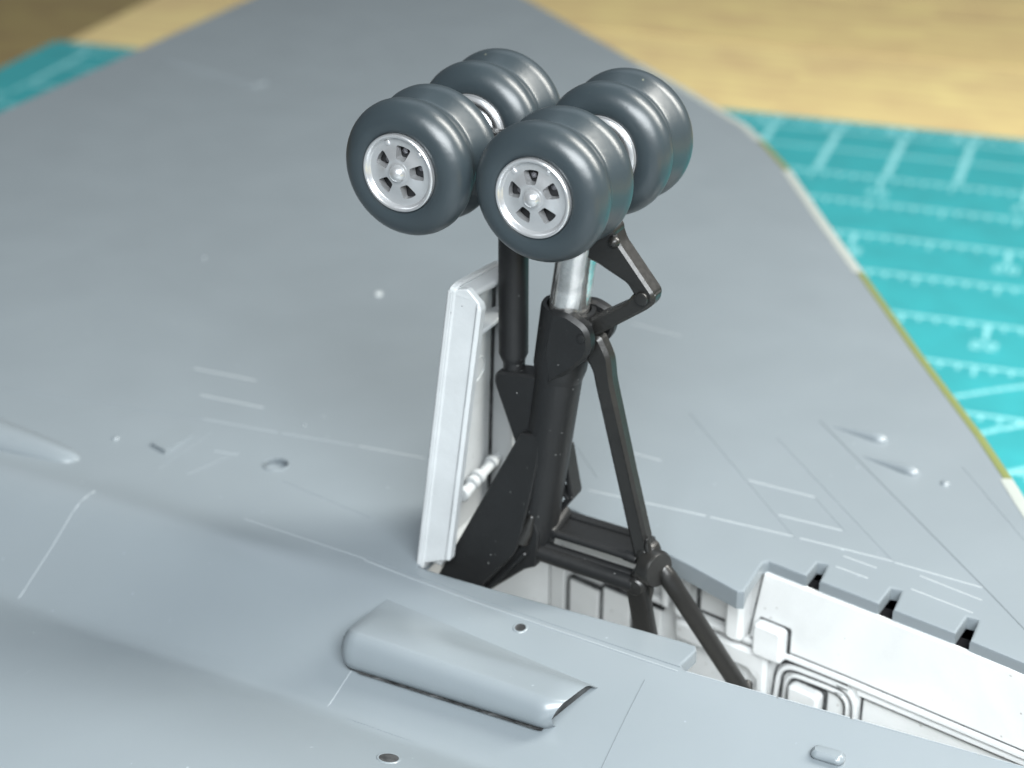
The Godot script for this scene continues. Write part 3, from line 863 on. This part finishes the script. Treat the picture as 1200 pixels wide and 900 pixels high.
func build_wheels(a: Node3D) -> void:
	var w := Node3D.new()
	var t := MB.new()
	# two ribs with a groove between them; the outer face looks along +z
	var prof := []
	for s in [-1.0, 1.0]:
		var half := []
		half.append(Vector2(0.0, 0.434))
		for p in [[0.022, 0.438], [0.045, 0.452]]: half.append(Vector2(p[0], p[1]))
		for k in 13:
			var g := deg_to_rad(128.0 - 138.0 * k / 12.0)
			half.append(Vector2(0.178 + 0.147 * cos(g), 0.350 + 0.150 * sin(g)))
		half.append(Vector2(0.316, 0.30)); half.append(Vector2(0.304, 0.283)); half.append(Vector2(0.27, 0.272))
		if s < 0.0:
			half.reverse()
			for p in half: prof.append(Vector2(-p.x, p.y))
		else:
			half.remove_at(0)
			for p in half: prof.append(p)
	var rings := []
	for p in prof: rings.append(circle(Vector3(0, 0, p.x), Vector3.RIGHT, Vector3.UP, p.y, 96))
	t.loft(rings, false, false)
	w.name = "wheel"
	a.add_child(w, true)
	part("tyre", t, M.tyre, w, 50.0, Rect2(), Vector3.ZERO)

	var h := MB.new()
	# rim flange outside, dished disc with five windows
	rings = []
	for p in [[0.25, 0.278], [0.318, 0.284], [0.336, 0.282], [0.343, 0.274], [0.341, 0.262], [0.330, 0.252], [0.312, 0.246], [0.306, 0.240]]: rings.append(circle(Vector3(0, 0, p[0]), Vector3.RIGHT, Vector3.UP, p[1], 80))
	h.loft(rings, false, false)
	var outer := PackedVector2Array()
	for k in 80: outer.append(Vector2(cos(TAU * k / 80.0), sin(TAU * k / 80.0)) * 0.240)
	var holes := []
	var core := PackedVector2Array()
	for k in 36: core.append(Vector2(cos(TAU * k / 36.0), sin(TAU * k / 36.0)) * 0.068)
	holes.append(core)
	for k in 5:
		var g := TAU * k / 5.0
		var win := rounded([Vector2(0.096, -0.034), Vector2(0.188, -0.060), Vector2(0.197, 0.0), Vector2(0.188, 0.060), Vector2(0.096, 0.034)], [0.014, 0.018, 0.02, 0.018, 0.014], 3)
		var o := PackedVector2Array()
		for p in win: o.append(p.rotated(g))
		holes.append(ccw(o))
	var inn := PackedVector2Array()
	for i in 7:
		var r := 0.09 + 0.021 * i
		for k in 48: inn.append(Vector2(cos(TAU * (k + 0.5 * (i % 2)) / 48.0), sin(TAU * (k + 0.5 * (i % 2)) / 48.0)) * r)
	var face := MB.new()
	var disc := func(p: Vector2) -> Vector3:
		return Vector3(p.x, p.y, 0.306 + 0.022 * smoothstep(0.2, 0.09, p.length()))
	sheet(face, outer, holes, inn, disc, 0.012)
	# sheet() faces -z here; turn it round
	for i in range(0, face.v.size(), 3):
		h.tri(face.v[i], face.v[i + 2], face.v[i + 1])
	for k in range(1, 6):
		var hl: PackedVector2Array = holes[k]
		for i in hl.size():
			var p := hl[i]
			var q := hl[(i + 1) % hl.size()]
			var pf: Vector3 = disc.call(p)
			var qf: Vector3 = disc.call(q)
			h.quad(pf, qf, Vector3(q.x, q.y, 0.25), Vector3(p.x, p.y, 0.25))
	lathe(h, Vector3(0, 0, 0.318), Vector3.BACK, [Vector2(0, 0.084), Vector2(0.012, 0.080), Vector2(0.015, 0.064), Vector2(0.024, 0.061), Vector2(0.046, 0.051), Vector2(0.062, 0.032), Vector2(0.067, 0.0)], 32)
	# cast stiffeners between the windows
	for k in 5:
		var g := TAU * (k + 0.5) / 5.0
		var d := Vector3(cos(g), sin(g), 0)
		if k < 2: strap(h, d * 0.205 + Vector3(0, 0, 0.306), d * 0.242 + Vector3(0, 0, 0.308), 0.03, 0.02, Vector3.BACK, 0.006)
	# inner side: ring, groove and cover
	rings = []
	for p in [[0.306, 0.20], [-0.20, 0.20], [-0.255, 0.276]]: rings.append(circle(Vector3(0, 0, p[0]), Vector3.RIGHT, Vector3.UP, p[1], 64))
	rings = []
	for p in [[-0.24, 0.16], [-0.24, 0.215], [-0.30, 0.219], [-0.326, 0.228], [-0.332, 0.245], [-0.326, 0.262], [-0.318, 0.272], [-0.322, 0.280], [-0.312, 0.286], [-0.26, 0.280]]: rings.append(circle(Vector3(0, 0, p[0]), Vector3.RIGHT, -Vector3.UP, p[1], 72))
	rings.reverse()
	var back := MB.new()
	back.loft(rings, false, false)
	for i in range(0, back.v.size(), 3): h.tri(back.v[i], back.v[i + 2], back.v[i + 1])
	part("hub", h, M.silver, w, 32.0, Rect2(), Vector3.ZERO)
	var cv := MB.new()
	lathe(cv, Vector3(0, 0, -0.235), Vector3.FORWARD, [Vector2(-0.3, 0.10), Vector2(0.0, 0.182), Vector2(0.062, 0.186), Vector2(0.072, 0.176), Vector2(0.074, 0.0)], 48)
	part("brake_cover", cv, M.silver, w, 32.0, Rect2(), Vector3.ZERO)
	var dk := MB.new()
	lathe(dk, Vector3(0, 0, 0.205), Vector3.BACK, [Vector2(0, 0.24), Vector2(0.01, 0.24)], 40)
	part("hub_inside", dk, M.recess, w, 32.0, Rect2(), Vector3.ZERO)  # dark colour stands for the shade behind the hub windows
	var nt := MB.new()
	for k in 5:
		var g := TAU * k / 5.0 + 0.12
		lathe(nt, Vector3(cos(g) * 0.14, sin(g) * 0.14, 0.213), Vector3.BACK, [Vector2(0, 0.024), Vector2(0.03, 0.022), Vector2(0.04, 0.0)], 8)
	part("wheel_nut", nt, M.gun, w, 30.0, Rect2(), Vector3.ZERO)

	var spots := [[Vector3(-0.45, 3.45, 0.515), 0.0, 0.12, "wheel nearest the viewer on the left, with scuffed tread"], [Vector3(0.61, 3.45, 0.515), 0.0, 0.44, "wheel nearest the viewer above the bright piston"], [Vector3(-0.45, 3.45, -0.50), PI, 0.3, "far left wheel, half hidden"], [Vector3(0.61, 3.45, -0.50), PI, 0.8, "far right wheel in front of the wing edge"]]
	for i in spots.size():
		var c: Node3D = w if i == 0 else w.duplicate()
		if i > 0:
			c.name = numbered("wheel", a)
			a.add_child(c, true)
		c.position = (spots[i][0] - origin) * CM
		c.basis = Basis(Vector3.UP, spots[i][1]) * Basis(Vector3.BACK, spots[i][2])
		c.set_meta("label", spots[i][3])

func build_door(a: Node3D) -> void:
	# a tray that leans with the leg: the skin at the back, flanges round it; local x goes out of the tray, y up, z towards the viewer
	var u := Vector3(0.135, 1, 0).normalized()
	var ux := Vector3(1, -0.135, 0).normalized()
	var o := Vector3(-0.64, -0.02, 0.0)
	var P := func(p: Vector3) -> Vector3: return o + ux * p.x + u * p.y + Vector3.BACK * p.z
	var bs := Basis(ux, u, Vector3.BACK)
	var b := MB.new()
	# skin: outline in (z, y)
	var outline := rounded([Vector2(0.42, -0.02), Vector2(0.42, 2.50), Vector2(0.34, 2.52), Vector2(-0.30, 2.46), Vector2(-0.76, 0.10), Vector2(-0.6, -0.05)], 0.03, 3)
	var mir := PackedVector2Array()
	for p in outline: mir.append(Vector2(-p.x, p.y))
	prism(b, mir, o, -Vector3.BACK, u, 0.06, 0.012)
	var door := part("gear_door", b, M.door, a, 40.0)
	# near flange: a flat web with a proud lip along its free edge
	b = MB.new()
	var fl := rounded([Vector2(0.03, 0.02), Vector2(0.27, 0.16), Vector2(0.27, 2.44), Vector2(0.15, 2.53), Vector2(0.03, 2.48)], [0.01, 0.03, 0.03, 0.02, 0.02], 3)
	prism(b, fl, P.call(Vector3(0, 0, 0.34)), ux, u, 0.068, 0.01)
	part("flange", b, M.door, door, 40.0)
	b = MB.new()
	prism(b, rounded([Vector2(0.235, 0.14), Vector2(0.283, 0.16), Vector2(0.283, 2.40), Vector2(0.26, 2.45), Vector2(0.235, 2.44)], 0.015, 2), P.call(Vector3(0, 0, 0.32)), ux, u, 0.105, 0.02)
	part("flange_lip", b, M.door, door, 40.0)
	b = MB.new()
	prism(b, rounded([Vector2(-0.01, -0.02), Vector2(0.045, -0.02), Vector2(0.045, 2.49), Vector2(-0.01, 2.47)], 0.015, 2), P.call(Vector3(0, 0, 0.33)), ux, u, 0.095, 0.015)
	part("skin_edge", b, M.door, door, 40.0)
	# top, bottom and far flanges; the far one slants
	b = MB.new()
	box(b, P.call(Vector3(0.11, 2.44, 0.06)), Vector3(0.17, 0.06, 0.70), 0.015, bs.rotated(ux, -0.08))
	part("flange", b, M.door, door, 40.0)
	b = MB.new()
	var tilt := 0.19
	box(b, P.call(Vector3(0.14, 1.22, -0.46)), Vector3(0.22, 2.36, 0.06), 0.015, bs.rotated(ux, tilt))
	part("flange", b, M.door, door, 40.0)
	b = MB.new()
	box(b, P.call(Vector3(0.10, 0.05, -0.15)), Vector3(0.16, 0.06, 1.0), 0.02, bs)
	part("flange", b, M.door, door, 40.0)
	b = MB.new()
	box(b, P.call(Vector3(0.064, 1.22, -0.415)), Vector3(0.016, 2.3, 0.05), 0.003, bs.rotated(ux, tilt))
	part("dirt_line", b, M.wash, door)
	b = MB.new()
	box(b, P.call(Vector3(0.064, 1.25, 0.325)), Vector3(0.016, 2.2, 0.04), 0.003, bs)
	part("dirt_line", b, M.wash, door)
	# ribs, dirt in the corner, ejector mark, hinge arm
	b = MB.new()
	box(b, P.call(Vector3(0.11, 2.06, 0.03)), Vector3(0.15, 0.05, 0.64), 0.012, bs.rotated(ux, 0.05))
	part("rib", b, M.door, door, 40.0)
	b = MB.new()
	lathe(b, P.call(Vector3(0.058, 1.60, -0.10)), ux, [Vector2(0, 0.115), Vector2(0.012, 0.113), Vector2(0.014, 0.105), Vector2(0.006, 0.10)], 32)
	part("ejector_mark", b, M.door, door, 40.0)
	b = MB.new()
	bar(b, [P.call(Vector3(0.13, 0.50, 0.02)), P.call(Vector3(0.13, 0.55, -0.2)), P.call(Vector3(0.13, 0.62, -0.62))], [0.05, 0.045, 0.04], 14, 0.02)
	for s in [[0.02, 0.065], [-0.14, 0.06], [-0.22, 0.065], [-0.44, 0.058], [-0.62, 0.06]]:
		bar(b, [P.call(Vector3(0.13, 0.535 - s[0] * 0.16, s[0] + 0.03)), P.call(Vector3(0.13, 0.535 - s[0] * 0.16, s[0] - 0.04))], [s[1], s[1]], 14, 0.02)
	part("hinge_arm", b, M.door, door, 45.0)

# ------------------------------------------------------------------ what it lies on
var MAT_Y := -2.1

func digits(im: Image, text: String, at: Vector2i, k: int, c: Color, turn := false) -> void:
	var font := {"0": [7, 5, 5, 5, 7], "1": [2, 6, 2, 2, 7], "2": [7, 1, 7, 4, 7], "3": [7, 1, 7, 1, 7], "4": [5, 5, 7, 1, 1], "5": [7, 4, 7, 1, 7], "6": [7, 4, 7, 5, 7], "7": [7, 1, 2, 2, 2], "8": [7, 5, 7, 5, 7], "9": [7, 5, 7, 1, 7]}
	var x := at.x
	for ch in text:
		for r in 5:
			for q in 3:
				if font[ch][r] >> (2 - q) & 1: im.fill_rect(Rect2i(x + q * k, at.y + r * k, k, k), c)
		x += 4 * k

func mat_print() -> ImageTexture:
	# 31 x 23 cm at 64 pixels a centimetre
	var W := 1984
	var H := 1472
	var px := 64.0
	var im := Image.create(W, H, false, Image.FORMAT_RGB8)
	var base := Color(0.022, 0.235, 0.255).linear_to_srgb()
	var ink := Color(0.19, 0.45, 0.47).linear_to_srgb()
	im.fill(base)
	var n := FastNoiseLite.new()
	n.frequency = 0.02
	for y in range(0, H, 4):
		for x in range(0, W, 4):
			var g := 1.0 + 0.06 * n.get_noise_2d(x, y)
			im.fill_rect(Rect2i(x, y, 4, 4), Color(base.r * g, base.g * g, base.b * g))
	var left := 60
	var rows := [34, 92, 164, 236]
	var y := 236.0
	while y + 84 < H - 60:
		y += 84.0
		rows.append(int(y))
	# fine scale at the very edge
	for i in 170: im.fill_rect(Rect2i(left + i * 11, 4, 3, 12 if i % 6 else 20), ink)
	for r in rows.size():
		im.fill_rect(Rect2i(left, rows[r], W - 2 * left, 4), ink)
		if r > 1:
			var k := 0
			var x := float(left)
			while x < W - left:
				im.fill_rect(Rect2i(int(x), rows[r], 3, 20 if k % 5 == 0 else 12), ink)
				x += 13.8; k += 1
	var c := 0
	var cx := float(left)
	while cx < W - left:
		im.fill_rect(Rect2i(int(cx), rows[0], 7, rows[2] - rows[0] - 6), ink)
		digits(im, str(c), Vector2i(int(cx) - 18, rows[0] - 26), 4, ink)
		if c % 2 == 0:
			for r in range(2, rows.size(), 2):
				im.fill_rect(Rect2i(int(cx), rows[r], 4, 34), ink)
				digits(im, str(c + r), Vector2i(int(cx) - 8, rows[r] + 38), 3, ink)
		cx += 69.0; c += 1
	# degree arcs
	for s in [4.0, 4.9, 5.8, 6.7]:
		for k in 500:
			var g := TAU * k / 500.0
			im.fill_rect(Rect2i(clampi(int(1430 + cos(g) * s * px), 0, W - 6), clampi(int(960 + sin(g) * s * px), 0, H - 6), 5, 5), ink)
	return ImageTexture.create_from_image(im)

func build_table() -> void:
	var d := Vector3(17.68, 0, -2.97).normalized()      # along the mat's far edge, to the right
	var e := Vector3(d.z, 0, -d.x) * -1.0                # towards the viewer
	if e.z < 0.0: e = -e
	var corner := Vector3(-18.25, 0, -15.56)
	# cutting mat
	var o := thing("cutting_mat", "turquoise self-healing cutting mat printed with pale scales, under the model", "cutting mat", Vector3(corner.x, MAT_Y - 0.3, corner.z))
	o.basis = Basis(d, Vector3.UP, e)
	origin = Vector3.ZERO
	var b := MB.new()
	prism(b, rounded([Vector2(0, 0), Vector2(31, 0), Vector2(31, -23), Vector2(0, -23)], 0.25, 5), Vector3.ZERO, Vector3.RIGHT, Vector3(0, 0, -1), 0.3, 0.02)
	var m := mat(Color(1, 1, 1), 0.45)
	m.albedo_texture = mat_print()
	part("sheet", b, m, o, 30.0, Rect2(0, 0, 31, 23))
	# workbench: glued strips of pale wood
	var t := thing("workbench", "pale yellow wooden workbench top under the cutting mat", "workbench", Vector3(0, MAT_Y - 2.9, 0))
	t.basis = Basis(d, Vector3.UP, e)
	origin = Vector3.ZERO
	var r := RandomNumberGenerator.new()
	r.seed = 5
	var woods := []
	for k in 4: woods.append(wood(k))
	var s := corner.dot(d)
	var f := corner.dot(e)
	var z := f - 26.0
	var i := 0
	while z < f + 40.0:
		var w := 4.2
		b = MB.new()
		box(b, Vector3(s - 0.35 + 40.0, 1.3, z + w / 2), Vector3(80, 2.6, w - 0.012), 0.03)
		part("plank", b, woods[i % 4], t, 30.0)
		z += w; i += 1
	var g := thing("brown_board", "darker brown board along the left side of the pale workbench", "board", Vector3(0, MAT_Y - 3.2, 0))
	g.basis = Basis(d, Vector3.UP, e)
	origin = Vector3.ZERO
	b = MB.new()
	box(b, Vector3(s - 0.45 - 15.0, 1.2, f - 2.0), Vector3(30, 2.4, 70), 0.05)
	part("panel", b, wood(7), g, 30.0)

func wood(k: int) -> StandardMaterial3D:
	var n := FastNoiseLite.new()
	n.seed = 70 + k
	n.frequency = 0.012
	n.fractal_octaves = 4
	var im := Image.create(512, 512, false, Image.FORMAT_RGB8)
	var pale := [Color(0.54, 0.415, 0.185), Color(0.56, 0.435, 0.20), Color(0.52, 0.40, 0.17), Color(0.55, 0.425, 0.19)]
	var p: Color = pale[k % 4] if k < 7 else Color(0.21, 0.155, 0.058)
	for y in 512:
		for x in 512:
			var v := 1.0 + 0.10 * n.get_noise_2d(x * 0.5, y * 1.6) + 0.12 * n.get_noise_2d(x * 1.3 + 900.0, y * 1.5) + 0.05 * sin(y * 0.35 + 6.0 * n.get_noise_2d(x * 0.2, y * 0.5))
			im.set_pixel(x, y, Color(p.r * v, p.g * v * (0.5 + 0.5 * v), p.b * v).linear_to_srgb())
	var m := mat(Color(1, 1, 1), 0.5)
	m.albedo_texture = ImageTexture.create_from_image(im)
	m.uv1_triplanar = true
	m.uv1_scale = Vector3.ONE / (14.0 * CM)
	m.uv1_offset = Vector3(0.13 * k, 0.4 * k, 0.29 * k)
	return m

# ------------------------------------------------------------------
func _ready() -> void:
	# camera: 12 cm above the wing, looking down by 26 degrees
	var cam := Camera3D.new()
	cam.name = "camera"
	var yaw := deg_to_rad(28.4)
	var pitch := deg_to_rad(26.0)
	cam.transform = Transform3D(Basis(Vector3.UP, yaw) * Basis(Vector3.RIGHT, -pitch), Vector3(6.28, 8.0, 11.62) * CM)
	var lens := CameraAttributesPhysical.new()
	lens.frustum_focal_length = 24.0 / (2.0 * tan(deg_to_rad(22.61) / 2.0))
	lens.frustum_near = 0.005
	lens.frustum_far = 20.0
	lens.frustum_focus_distance = 0.134
	lens.exposure_aperture = 38.0
	cam.attributes = lens
	add_child(cam)
	cam.current = true
	# light: a long bench lamp above and behind on the right, a room with pale walls round it
	var env := WorldEnvironment.new()
	env.name = "environment"
	var e := Environment.new()
	e.background_mode = Environment.BG_COLOR
	e.background_color = Color(0.10, 0.112, 0.122).linear_to_srgb()
	e.tonemap_mode = Environment.TONE_MAPPER_LINEAR
	e.tonemap_exposure = 1.36
	e.sdfgi_enabled = true
	e.ssao_enabled = true
	e.ssil_enabled = true
	env.environment = e
	add_child(env)
	var right := Vector3(cos(yaw), 0, -sin(yaw))
	var toward := Vector3(sin(yaw), 0, cos(yaw))
	lamp("window_light", right * 20.0 + Vector3.UP * 90.0 - toward * 70.0, Vector3(1.0, 0, 0), Vector2(110, 60), 0.14, Color(0.95, 1.0, 1.05), right)
	lamp("bench_lamp", right * 18.0 + Vector3.UP * 20.5 - toward * 2.0, Vector3(1.0, 1, 1), Vector2(19, 6), 0.115, Color(1.0, 0.99, 0.96), right)
	lamp("front_fill_lamp", right * 3.0 + Vector3.UP * 18.0 + toward * 22.0, Vector3(1.0, 0, 1), Vector2(22, 14), 0.185, Color(0.97, 0.99, 1.0), right)  # unseen fill light added low above the camera side

	make_materials()
	build_table()
	var a := thing("model_aircraft", "grey model aircraft lying upside down with its black landing gear up", "model aircraft", Vector3(0, 0, 0))
	build_wing(a)
	build_well(a)
	build_fairing(a)
	build_door(a)
	build_leg(a)
	build_wheels(a)

func lamp(called: String, at: Vector3, aim: Vector3, size: Vector2, energy: float, c: Color, across: Vector3) -> void:
	var l := AreaLight3D.new()
	l.name = called
	l.area_size = size * CM
	l.light_energy = energy
	l.light_color = c
	l.shadow_enabled = true
	l.area_range = 3.0
	var dir := (aim - at).normalized()
	var x := (across - dir * across.dot(dir)).normalized()
	l.transform = Transform3D(Basis(x, (-dir).cross(x).normalized(), -dir), at * CM)
	add_child(l)
